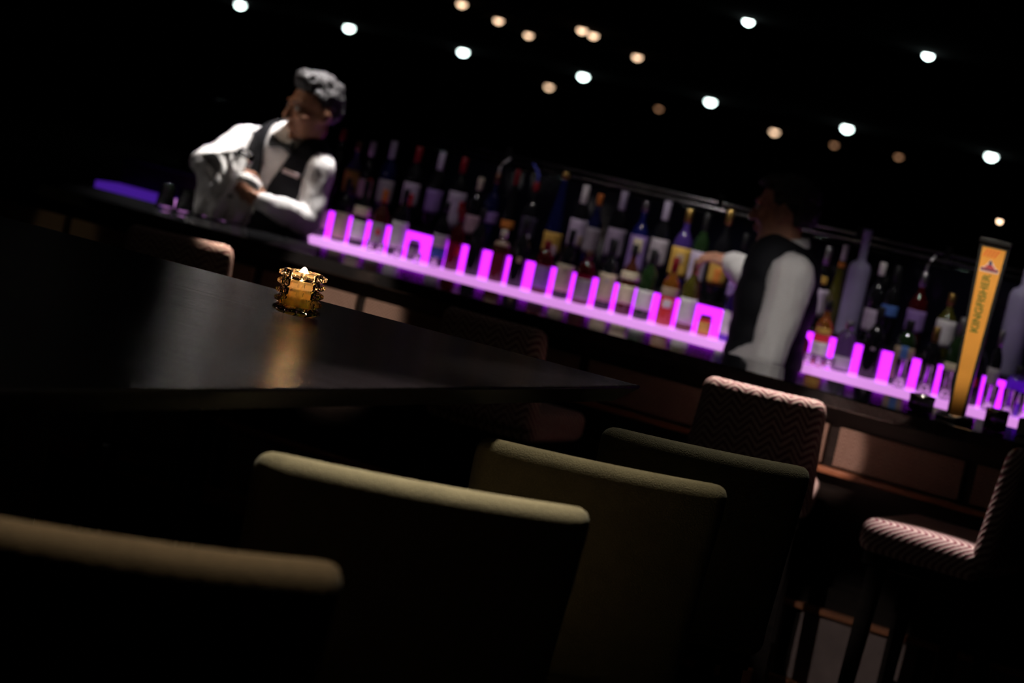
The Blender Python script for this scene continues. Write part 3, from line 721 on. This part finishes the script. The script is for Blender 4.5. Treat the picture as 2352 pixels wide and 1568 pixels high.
def flat(pts, name, m, dy, par=None):
    bm = bmesh.new(); f = [bm.verts.new((x, 0, z)) for x, z in pts]; b_ = [bm.verts.new((x, .0012, z)) for x, z in pts]
    bm.faces.new(f); bm.faces.new(b_[::-1])
    for i in range(len(pts)): j = (i + 1) % len(pts); bm.faces.new((f[j], f[i], b_[i], b_[j]))
    o = link(name, bm_mesh(bm, name), m, par or tap, False)
    if par: o.location = (0, -dy, 0)
    else: o.location = (0, face_pt(t_) - .0016 - dy, ez); o.rotation_euler = (slope, 0, 0)
    return o
plate = flat([(-.026, -.012), (.026, -.012), (.026, -.003), (.013, .006), (.004, .018), (-.003, .024), (-.008, .014), (-.015, .004), (-.026, -.002)], 'emblem_plate', PALET, 0)
flat([(-.024, -.008), (.024, -.008), (.024, -.001), (-.024, -.001)], 'emblem_banner', BLUET, .0012, plate)
flat([(-.015, .000), (.015, .000), (.006, .008), (0, .012), (-.007, .009)], 'emblem_roof', REDT, .0012, plate)
flat([(-.003, .007), (.004, .009), (.003, .018), (-.002, .022), (-.006, .016)], 'emblem_bird', BLUET, .0016, plate)
text_obj('emblem_lettering', 'KINGFISHER', .0075, (0, face_pt(t_) - .0040, ez - .0045), (math.pi / 2 + slope, 0, 0), REDT, tap, 1.0)
for i in range(4):
    xs = -.028 + i * .010
    flat([(xs, .030), (xs + .005, .030), (xs + .016, .052), (xs + .011, .052)], 'flame_stripe', mat('red_orange_stripe', (.75, .15, .03), .4, var=.1, vscale=40), 0)
hd = link('tap_handle', bm_mesh(tube([(.045, -.01, .30), (.07, -.05, .31), (.072, -.055, .36)], .007, 10), 'handle'), BLACKPL, tap) if False else None

# ------------------------------------------------------------------ people
def ico(bm, c, rad, rot=None, sub=2):
    r = bmesh.ops.create_icosphere(bm, subdivisions=sub, radius=1)
    m3 = (rot if rot is not None else Matrix.Identity(3)) @ Matrix.Diagonal(rad)
    bmesh.ops.transform(bm, matrix=Matrix.Translation(c) @ m3.to_4x4(), verts=r['verts'])
def cap(bm, p0, r0, p1, r1, flat=None, rot=None, sub=2):
    p0, p1 = Vector(p0), Vector(p1); L = (p1 - p0).length
    n = max(2, int(L / (.35 * min(r0, r1))) + 1)
    for k in range(n + 1):
        t = k / n; r = r0 + (r1 - r0) * t
        ico(bm, p0.lerp(p1, t), (r, r, r) if flat is None else (r * flat[0], r * flat[1], r * flat[2]), rot, sub)
def remesh(bm, voxel, smooth=6, name='skin'):
    me = bpy.data.meshes.new('tmp'); bm.to_mesh(me); bm.free()
    o = bpy.data.objects.new('tmp', me); COL.objects.link(o)
    md = o.modifiers.new('r', 'REMESH'); md.mode = 'VOXEL'; md.voxel_size = voxel; md.use_smooth_shade = True
    sm = o.modifiers.new('s', 'SMOOTH'); sm.factor = .5; sm.iterations = smooth
    bpy.context.view_layer.update()
    out = bpy.data.meshes.new_from_object(o.evaluated_get(bpy.context.evaluated_depsgraph_get())); out.name = name
    bpy.data.objects.remove(o); bpy.data.meshes.remove(me)
    return out
def smooth_rim(bm, it=14):
    """even out the ragged edge left by cutting faces away"""
    rim = [v for v in bm.verts if v.is_boundary]
    nb = {v: [e.other_vert(v) for e in v.link_edges if e.is_boundary] for v in rim}
    for _ in range(it):
        new = {v: v.co.lerp((nb[v][0].co + nb[v][1].co) / 2, .6) for v in rim if len(nb[v]) == 2}
        for v, c in new.items(): v.co = c
def shifted(me, off):
    me.transform(Matrix.Translation(-off)); return me
def wrinkle(me, amp, sc, stretch=(1, 1, 1)):
    me.update()
    ns = [v.normal.copy() for v in me.vertices]
    for v, n in zip(me.vertices, ns):
        q = Vector((v.co.x * stretch[0], v.co.y * stretch[1], v.co.z * stretch[2])) * sc
        v.co += n * amp * (noise.noise(q) + .5 * noise.noise(q * 2.3))
def frame(x, z):
    """orthonormal frame with given right-ish x and up-ish z; columns x, y(forward), z"""
    z = z.normalized(); y = z.cross(x).normalized(); x = y.cross(z).normalized()
    return Matrix((x, y, z)).transposed()
def hand(bm, wr, d, n, sgn, curl=(.5, .7, .5), scale=1.0, thumb_in=.5, spread=.06):
    d = d.normalized(); n = (n - d * n.dot(d)).normalized(); s = d.cross(n).normalized() * sgn     # s: towards the thumb
    R = Matrix((d, s, n)).transposed()
    k = scale
    ico(bm, wr + d * .048 * k, (.052 * k, .041 * k, .017 * k), R)
    ico(bm, wr + d * .02 * k, (.034 * k, .029 * k, .019 * k), R)
    for i, (off, L, r) in enumerate(((.030, .90, .0092), (.010, 1.0, .0098), (-.010, .94, .0094), (-.029, .74, .0084))):
        p = wr + d * (.088 - .004 * abs(i - 1)) * k + s * off * k
        dd = (d + s * (off * 2.0 * spread / .06 * .5)).normalized(); ang = 0
        ico(bm, p, (r * 1.1,) * 3)
        for seg, c in zip((.044, .028, .022), curl):
            ang += c
            v = dd * math.cos(ang) + n * math.sin(ang)
            q = p + v * seg * L * k; cap(bm, p, r * k, q, r * .92 * k); p = q
    p = wr + d * .022 * k + s * .030 * k
    v = (d * .62 + s * .62 + n * .25).normalized(); q = p + v * .042 * k; cap(bm, p, .0125 * k, q, .0105 * k)
    v2 = (d * .85 + s * (.3 - thumb_in * .6) + n * thumb_in).normalized(); q2 = q + v2 * .030 * k; cap(bm, q, .0105 * k, q2, .0092 * k)
    v3 = (d * .8 + s * (.1 - thumb_in * .7) + n * (thumb_in + .2)).normalized(); cap(bm, q2, .0094 * k, q2 + v3 * .024 * k, .008 * k)
def head_parts(bm, c, R, k=1.0):
    """c: centre of the skull; R columns: right-hand x = person's left... x side, y forward, z up"""
    def P(x, y, z): return c + R @ (Vector((x, y, z)) * k)
    def E(x, y, z, a, b, h, rot=None): ico(bm, P(x, y, z), (a * k, b * k, h * k), R if rot is None else R @ rot, 3)
    E(0, -.012, .018, .074, .093, .082)          # cranium
    E(0, .020, -.030, .064, .070, .078)          # face
    E(0, .030, -.082, .047, .050, .040)          # jaw
    E(0, .066, -.108, .022, .020, .018)          # chin
    E(0, .078, .018, .052, .016, .012)           # brow
    for s in (-1, 1):
        E(s * .040, .058, -.036, .024, .024, .022)   # cheekbones
        E(s * .073, -.010, -.022, .008, .018, .031, Matrix.Rotation(.15, 3, 'X'))  # ears
        E(s * .077, -.018, -.018, .009, .012, .024)
    cap(bm, P(0, .090, .004), .008 * k, P(0, .108, -.036), .0125 * k)    # nose
    for s in (-1, 1): E(s * .010, .098, -.040, .008, .010, .008)
    E(0, .086, -.064, .025, .012, .007); E(0, .084, -.076, .022, .012, .008)   # lips
def person(name, label, J, skin, vox=.0055, style=None):
    """J: joint positions (world)"""
    base = Vector((J['hip'].x, J['hip'].y, 0))
    e = empty(name, base, label, 'person')
    T = J['T']; Hd = J['H']; hc = J['head']
    up_t = T @ Vector((0, 0, 1))
    chest, waist, hip, neck = J['chest'], J['waist'], J['hip'], J['neck']
    def torso(bm, g=0.0, sh=True):
        ico(bm, chest + up_t * .06, (.150 + g, .100 + g, .13 + g), T, 3)
        ico(bm, chest - up_t * .03, (.155 + g, .108 + g, .14 + g), T, 3)
        ico(bm, chest.lerp(waist, .55), (.142 + g, .100 + g, .13 + g), T, 3)
        ico(bm, waist, (.140 + g, .100 + g, .12 + g), T, 3)
        ico(bm, waist.lerp(hip, .6), (.148 + g, .104 + g, .11 + g), T, 3)
        if sh:
            for s in ('L', 'R'):
                cap(bm, neck - up_t * .02, .045 + g, J['sh' + s], .056 + g)
    def arms(bm, g=0.0, wr=False):
        for s in ('L', 'R'):
            cap(bm, J['sh' + s], .056 + g, J['sh' + s].lerp(J['el' + s], .5), .047 + g); cap(bm, J['sh' + s].lerp(J['el' + s], .5), .047 + g, J['el' + s], .040 + g)
            mid = J['el' + s].lerp(J['wr' + s], .4)
            cap(bm, J['el' + s], .040 + g, mid, .040 + g); cap(bm, mid, .040 + g, J['wr' + s], .027 + g)
    def legs(bm, g=0.0):
        ico(bm, hip, (.158 + g, .112 + g, .12 + g), T, 3)
        for s in ('L', 'R'):
            cap(bm, J['hj' + s], .085 + g, J['kn' + s], .058 + g); m_ = J['kn' + s].lerp(J['an' + s], .35)
            cap(bm, J['kn' + s], .056 + g, m_, .054 + g); cap(bm, m_, .054 + g, J['an' + s], .040 + g)
    # body: one continuous skin
    bm = bmesh.new()
    torso(bm); arms(bm); legs(bm)
    cap(bm, neck - up_t * .03, .058, hc + Hd @ Vector((0, -.014, -.07)), .050)
    head_parts(bm, hc, Hd)
    for s, sg in (('L', 1), ('R', -1)):
        h = J['hand' + s]; hand(bm, J['wr' + s], h[0], h[1], h[2], *h[3:])
    for s in ('L', 'R'):
        fdir = (T @ Vector((0, 1, 0))); fdir.z = 0; fdir.normalize()
        cap(bm, J['an' + s], .04, J['an' + s] - Vector((0, 0, .05)), .035); cap(bm, J['an' + s] - Vector((0, 0, .055)), .034, J['an' + s] - Vector((0, 0, .06)) + fdir * .14, .028)
    body = link('body', shifted(remesh(bm, vox, 5), base), skin, e)
    # shirt
    bm = bmesh.new(); torso(bm, .009)
    arms(bm, J.get('sleeve', .012))
    me = remesh(bm, .0075, 5); wrinkle(me, .007, 9, (1.7, 1.7, .8)); wrinkle(me, .0025, 30, (1.3, 1.3, .6))
    shirt = link('shirt', shifted(me, base), SHIRT, e)
    # vest
    bm = bmesh.new(); torso(bm, .020, False)
    for s in ('L', 'R'):
        a = neck.lerp(J['sh' + s], .35); b_ = neck.lerp(J['sh' + s], .74)
        cap(bm, a - up_t * .012, .062, b_ - up_t * .005, .062)
    me = remesh(bm, .0075, 5)
    bm = bmesh.new(); bm.from_mesh(me); bpy.data.meshes.remove(me)
    Ti = T.transposed(); kill = []
    zv0 = J['vee'][0]; zn = (Ti @ (neck - chest)).z + .05
    for f in bm.faces:
        q = Ti @ (f.calc_center_median() - chest)
        if q.y > 0.0 and q.z > zv0:
            half = (q.z - zv0) / (zn - zv0) * J['vee'][1]
            if abs(q.x - J['vee'][2] * 0) < half: kill.append(f)
        if q.z > zn + .03: kill.append(f)
        if q.z < (Ti @ (hip - chest)).z - .02: kill.append(f)
        rr = math.hypot(q.x, q.y * .9)
        if (Ti @ (f.calc_center_median() - neck)).z > -.035 and (f.calc_center_median() - neck).length < .082: kill.append(f)
    bmesh.ops.delete(bm, geom=list(set(kill)), context='FACES')
    smooth_rim(bm)
    me = bpy.data.meshes.new('vest'); bm.to_mesh(me); bm.free()
    v = link('vest', shifted(me, base), VEST, e)
    so = v.modifiers.new('thick', 'SOLIDIFY'); so.thickness = .004; so.offset = -1
    # trousers and shoes
    bm = bmesh.new(); legs(bm, .012); ico(bm, waist.lerp(hip, .6), (.160, .116, .08), T, 3)
    link('trousers', shifted(remesh(bm, .012, 4), base), VEST, e)
    for s in ('L', 'R'):
        bm = bmesh.new(); an = J['an' + s]
        cap(bm, an - Vector((0, 0, .045)), .046, Vector((an.x, an.y, .045)), .044); cap(bm, Vector((an.x, an.y, .042)), .042, Vector((an.x, an.y, .036)) + fdir * .17, .035)
        link('shoe', shifted(remesh(bm, .009, 3), base), BOWTIE, e)
    # collar
    ax = (hc + Hd @ Vector((0, -.014, -.07)) - neck).normalized(); xx = T @ Vector((1, 0, 0)); F = frame(xx, (ax + up_t).normalized())
    rings = []
    for zz, rr, tt in ((-.012, .074, 0), (.022, .066, 0), (.030, .064, 0), (.026, .071, 1), (-.008, .088, 1)):
        rings.append([neck + F @ Vector((rr * math.cos(2 * math.pi * i / 32), rr * .96 * math.sin(2 * math.pi * i / 32), zz + .008 - (.012 if zz > 0 else .0) * math.sin(2 * math.pi * i / 32))) for i in range(32)])
    link('collar', shifted(bm_mesh(ring_loft(rings, False), 'collar'), base), SHIRT, shirt)
    # hair
    bm = bmesh.new(); k = 1.0
    def P(x, y, z): return hc + Hd @ Vector((x, y, z))
    for (x, y, z, a, b, h) in J['hair']: ico(bm, P(x, y, z), (a, b, h), Hd, 3)
    me = remesh(bm, .006, 3); wrinkle(me, .007, 52); wrinkle(me, .005, 125)
    bm = bmesh.new(); bm.from_mesh(me); bpy.data.meshes.remove(me); Hi = Hd.transposed(); kill = []
    for f in bm.faces:
        q = Hi @ (f.calc_center_median() - hc)
        if q.y > .02 and q.z < .050 + (q.y - .02) * .25: kill.append(f)
        elif q.z < -.062: kill.append(f)
        elif q.y > .004 and q.z < .012: kill.append(f)
        elif q.y > -.05 and q.z < -.012: kill.append(f)
        elif q.z < -.058: kill.append(f)
    bmesh.ops.delete(bm, geom=kill, context='FACES')
    smooth_rim(bm, 5)
    me = bpy.data.meshes.new('hair'); bm.to_mesh(me); bm.free()
    link('hair', shifted(me, base), HAIR, e)
    # eyes and brows
    for s in (-1, 1):
        bm = bmesh.new(); ico(bm, P(s * .031, .081, -.004), (.013, .009, .0075), Hd); ey = link('eye', shifted(bm_mesh(bm, 'eye'), base), EYEW, e)
        bm = bmesh.new(); ico(bm, P(s * .031, .0885, -.004), (.006, .0035, .006), Hd); link('iris', shifted(bm_mesh(bm, 'iris'), base), BOWTIE, ey)
        bm = bmesh.new(); cap(bm, P(s * .014, .094, .016), .0045, P(s * .048, .080, .018), .003); link('eyebrow', shifted(remesh(bm, .003, 2), base), HAIR, e)
    # bow tie
    tp = J['tie']; F = T
    for s in (-1, 1):
        rings = []
        for t, hh, dd in ((0.0, .010, .007), (.018, .015, .010), (.045, .026, .011), (.052, .024, .008)):
            rings.append([tp + F @ Vector((s * t, dd * math.sin(a), hh * math.cos(a))) for a in [2 * math.pi * i / 12 for i in range(12)]])
        link('bow_tie', shifted(bm_mesh(ring_loft(rings), 'bow'), base), BOWTIE, e)
    bm = bmesh.new(); add_box(bm, (0, 0, 0), (.020, .022, .022), bev=.005, mtx=Matrix.Translation(tp) @ F.to_4x4()); link('bow_knot', shifted(bm_mesh(bm, 'knot'), base), BOWTIE, e)
    # name badge on the left chest
    if J.get('badge') is not None:
        bp_, bn = J['badge']
        F2 = frame(J['badgex'], (T @ Vector((0, 0, 1))))
        bm = bmesh.new(); add_box(bm, (0, 0, 0), (.072, .004, .017), bev=.0015, mtx=Matrix.Translation(bp_) @ F2.to_4x4())
        link('name_badge', shifted(bm_mesh(bm, 'badge'), base), BADGE, v)
    return e
HAIR1 = [(0, -.020, .036, .079, .092, .074), (0, .032, .090, .058, .046, .044), (0, .050, .100, .046, .030, .034), (0, -.010, .088, .062, .060, .044), (0, -.055, .068, .062, .050, .040), (0, -.058, .0, .066, .056, .05)]
HAIR2 = [(0, -.020, .034, .080, .095, .078), (0, .03, .076, .062, .060, .032), (0, -.055, -.01, .070, .060, .065)]

# ---- bartender polishing a glass
def turn(face, up=UP):
    """frame whose y is the facing direction"""
    y = face.normalized(); z = (up - y * up.dot(y)).normalized(); x = y.cross(z)
    return Matrix((x, y, z)).transposed()
TO = -EF
tdir = (-EF * math.cos(math.radians(24)) - ER * math.sin(math.radians(24)))
tup = (UP + ER * .10 - EF * .10).normalized()
T1 = turn(tdir, tup)
hdir = (-EF * math.cos(math.radians(56)) - ER * math.sin(math.radians(56)) - UP * .10)
H1 = turn(hdir, (UP + ER * .04).normalized())
d0 = 8.62
J = dict(T=T1, H=H1, head=WD(720, 248, d0 - .03), neck=WD(682, 326, d0 + .01), chest=WD(652, 405, d0 + .03), waist=WD(622, 500, d0 + .07), hip=WD(604, 575, d0 + .10),
         shL=WD(730, 386, d0 - .04), elL=WD(704, 510, d0 - .08), wrL=WD(606, 464, d0 - .26),
         shR=WD(566, 328, d0 + .10), elR=WD(468, 374, d0 - .06), wrR=WD(536, 398, d0 - .26),
         vee=(-.12, .080, 0), sleeve=.011, hair=HAIR1)
J['handL'] = (-ER * .80 + UP * .12 + EF * .05, EF * .55 + UP * .8, 1, (.55, .8, .6), .95, .5)
J['handR'] = (ER * .75 - UP * .35 - EF * .1, EF * .6 - UP * .5, 1, (.5, .8, .6), .95, .5)
hx = J['hip']
for s, g in (('L', 1), ('R', -1)):
    side = T1 @ Vector((1, 0, 0)); side.z = 0; side.normalize(); sd = -side if (J['shL'] - J['shR']).dot(side) < 0 else side
    J['hj' + s] = hx + sd * g * .085 - UP * .02; J['kn' + s] = Vector((hx.x, hx.y, .50)) + sd * g * .10; J['an' + s] = Vector((hx.x, hx.y, .095)) + sd * g * .11
J['tie'] = J['neck'] + T1 @ Vector((0, .098, -.018))
bx = (J['shL'] - J['shR']).normalized()
J['badge'] = (J['chest'] + T1 @ Vector((0, 0, .03)) + bx * .088 + T1 @ Vector((0, .112, 0)), None); J['badgex'] = bx
p1 = person('person', 'bartender in white shirt, black vest and bow tie polishing a glass', J, SKIN)
J1 = J

# ---- bartender reaching for a bottle
d2 = 7.78
tdir = (-ER * .86 + EF * .5); T2 = turn(tdir, (UP + ER * .02).normalized())
H2 = turn((-ER * .90 + EF * .36 - UP * .12), UP)
J = dict(T=T2, H=H2, head=WD(1803, 478, d2), neck=WD(1806, 576, d2), chest=WD(1786, 672, d2 + .02), waist=WD(1762, 770, d2 + .02), hip=WD(1745, 860, d2 + .02),
         shL=WD(1820, 634, d2 - .15), elL=WD(1764, 820, d2 - .20), wrL=WD(1650, 860, d2 - .02),
         shR=WD(1772, 622, d2 + .17), elR=WD(1730, 640, d2 + .40), wrR=WD(1686, 604, d2 + .55),
         vee=(-.05, .07, 0), sleeve=.020, hair=HAIR2)
J['handL'] = (-ER * .8 + EF * .5, -UP, 1, (.3, .5, .4), .95, .5)
J['handR'] = (-ER * .8 + EF * .3 + UP * .05, -UP * .75 + EF * .4, -1, (.35, .6, .4), .9, .5)
hx = J['hip']
for s, g in (('L', 1), ('R', -1)):
    sd = (J['shL'] - J['shR']); sd.z = 0; sd.normalize()
    J['hj' + s] = hx + sd * g * .085 - UP * .02; J['kn' + s] = Vector((hx.x, hx.y, .50)) + sd * g * .10; J['an' + s] = Vector((hx.x, hx.y, .095)) + sd * g * .11
J['tie'] = J['neck'] + T2 @ Vector((0, .098, -.018))
bx = (J['shL'] - J['shR']).normalized()
J['badge'] = (J['chest'] + T2 @ Vector((0, 0, .05)) + bx * .09 + T2 @ Vector((0, .105, 0)), None); J['badgex'] = bx
p2 = person('person', 'bartender in black vest seen side-on reaching for a gold-labelled bottle', J, SKIN2)

# ------------------------------------------------------------------ the towel and the glass being polished
def cloth(name, rows, th=.003, nx=36, amp=.012, freq=5, seed=0):
    """rows: list of polylines of control points (top to bottom); each resampled and blended, folds pushed along camera depth"""
    def samp(pl, t):
        k = t * (len(pl) - 1); i = min(int(k), len(pl) - 2); f = k - i
        a = pl[max(i - 1, 0)]; b = pl[i]; c = pl[i + 1]; d = pl[min(i + 2, len(pl) - 1)]
        return .5 * ((2 * b) + (c - a) * f + (2 * a - 5 * b + 4 * c - d) * f * f + (-a + 3 * b - 3 * c + d) * f ** 3)
    NY = 30; g = []
    for j in range(NY + 1):
        v = j / NY; row = []
        for i in range(nx + 1):
            u = i / nx
            col = [samp(r, u) for r in rows]; p = samp(col, v)
            p = p + EF * (amp * (.25 + v) * math.sin(u * freq * 2 * math.pi + seed + 1.2 * v) + .008 * noise.noise(Vector((u * 9, v * 6, seed)))) + ER * (.005 * noise.noise(Vector((u * 7 + 5, v * 7, seed))))
            row.append(p)
        g.append(row)
    bm = bmesh.new(); vs = [[bm.verts.new(p) for p in r] for r in g]
    for j in range(NY):
        for i in range(nx): bm.faces.new((vs[j][i], vs[j][i + 1], vs[j + 1][i + 1], vs[j + 1][i]))
    me = bpy.data.meshes.new(name); bm.normal_update(); bm.to_mesh(me); bm.free()
    return me
dt = d0 - .26
tw = empty('tea_towel', WD(520, 520, dt), 'white tea towel draped over the hands of the polishing bartender', 'towel')
toff = tw.location.copy()
rows = [[WD(448, 368, dt + .10), WD(500, 372, dt + .02), WD(555, 385, dt), WD(585, 425, dt + .03)],
        [WD(452, 420, dt + .08), WD(495, 430, dt), WD(540, 440, dt + .02), WD(585, 470, dt + .06)],
        [WD(438, 456, dt + .06), WD(482, 470, dt + .01), WD(530, 484, dt + .03), WD(576, 500, dt + .07)],
        [WD(424, 484, dt + .05), WD(470, 496, dt + .02), WD(520, 508, dt + .03), WD(566, 518, dt + .07)]]
o = link('hanging_cloth', shifted(cloth('hang', rows, amp=.014, freq=3.5), toff), TOWEL, tw); so = o.modifiers.new('t', 'SOLIDIFY'); so.thickness = .003
rows = [[WD(455, 352, dt + .10), WD(500, 350, dt + .02), WD(540, 345, dt - .01), WD(578, 352, dt + .02)],
        [WD(492, 398, dt - .02), WD(510, 402, dt - .04), WD(528, 405, dt - .05), WD(548, 408, dt - .03)],
        [WD(478, 432, dt - .03), WD(494, 442, dt - .05), WD(512, 446, dt - .06), WD(530, 436, dt - .04)],
        [WD(484, 450, dt - .03), WD(492, 462, dt - .05), WD(502, 466, dt - .06), WD(514, 452, dt - .04)]]
o = link('front_fold', shifted(cloth('fold', rows, amp=.010, freq=1.5, seed=2), toff), TOWEL, tw); so = o.modifiers.new('t', 'SOLIDIFY'); so.thickness = .004
rows = [[WD(540, 404, dt - .06), WD(558, 398, dt - .07), WD(582, 406, dt - .07), WD(601, 424, dt - .05)],
        [WD(541, 408, dt - .075), WD(558, 404, dt - .09), WD(579, 412, dt - .09), WD(597, 430, dt - .065)],
        [WD(543, 411, dt - .075), WD(558, 410, dt - .09), WD(576, 418, dt - .09), WD(594, 436, dt - .065)],
        [WD(545, 414, dt - .06), WD(558, 414, dt - .07), WD(573, 424, dt - .07), WD(591, 440, dt - .05)]]
o = link('folded_edge', shifted(cloth('edge', rows, amp=.001, freq=1, seed=4), toff), TOWEL, tw); so = o.modifiers.new('t', 'SOLIDIFY'); so.thickness = .004
# wine glass held in the towel
wg = empty('wine_glass', WD(541, 398, dt - .015), 'clear stemmed glass held up in the white towel', 'glass')
wg.rotation_euler = (0, .35, 0)
link('bowl', bm_mesh(lathe([(.0035, 0), (.018, .008), (.032, .03), (.036, .055), (.031, .085), (.0295, .085), (.0345, .055), (.0305, .031), (.017, .0105), (0, .006)], 28), 'bowl'), CLEAR, wg)
link('stem', bm_mesh(lathe([(0, -.075), (.0035, -.075), (.0032, -.03), (.0042, .004), (0, .006)], 14), 'stem'), CLEAR, wg)
link('foot', bm_mesh(lathe([(0, -.080), (.033, -.080), (.033, -.0785), (.010, -.075), (0, -.074)], 28), 'foot'), CLEAR, wg)
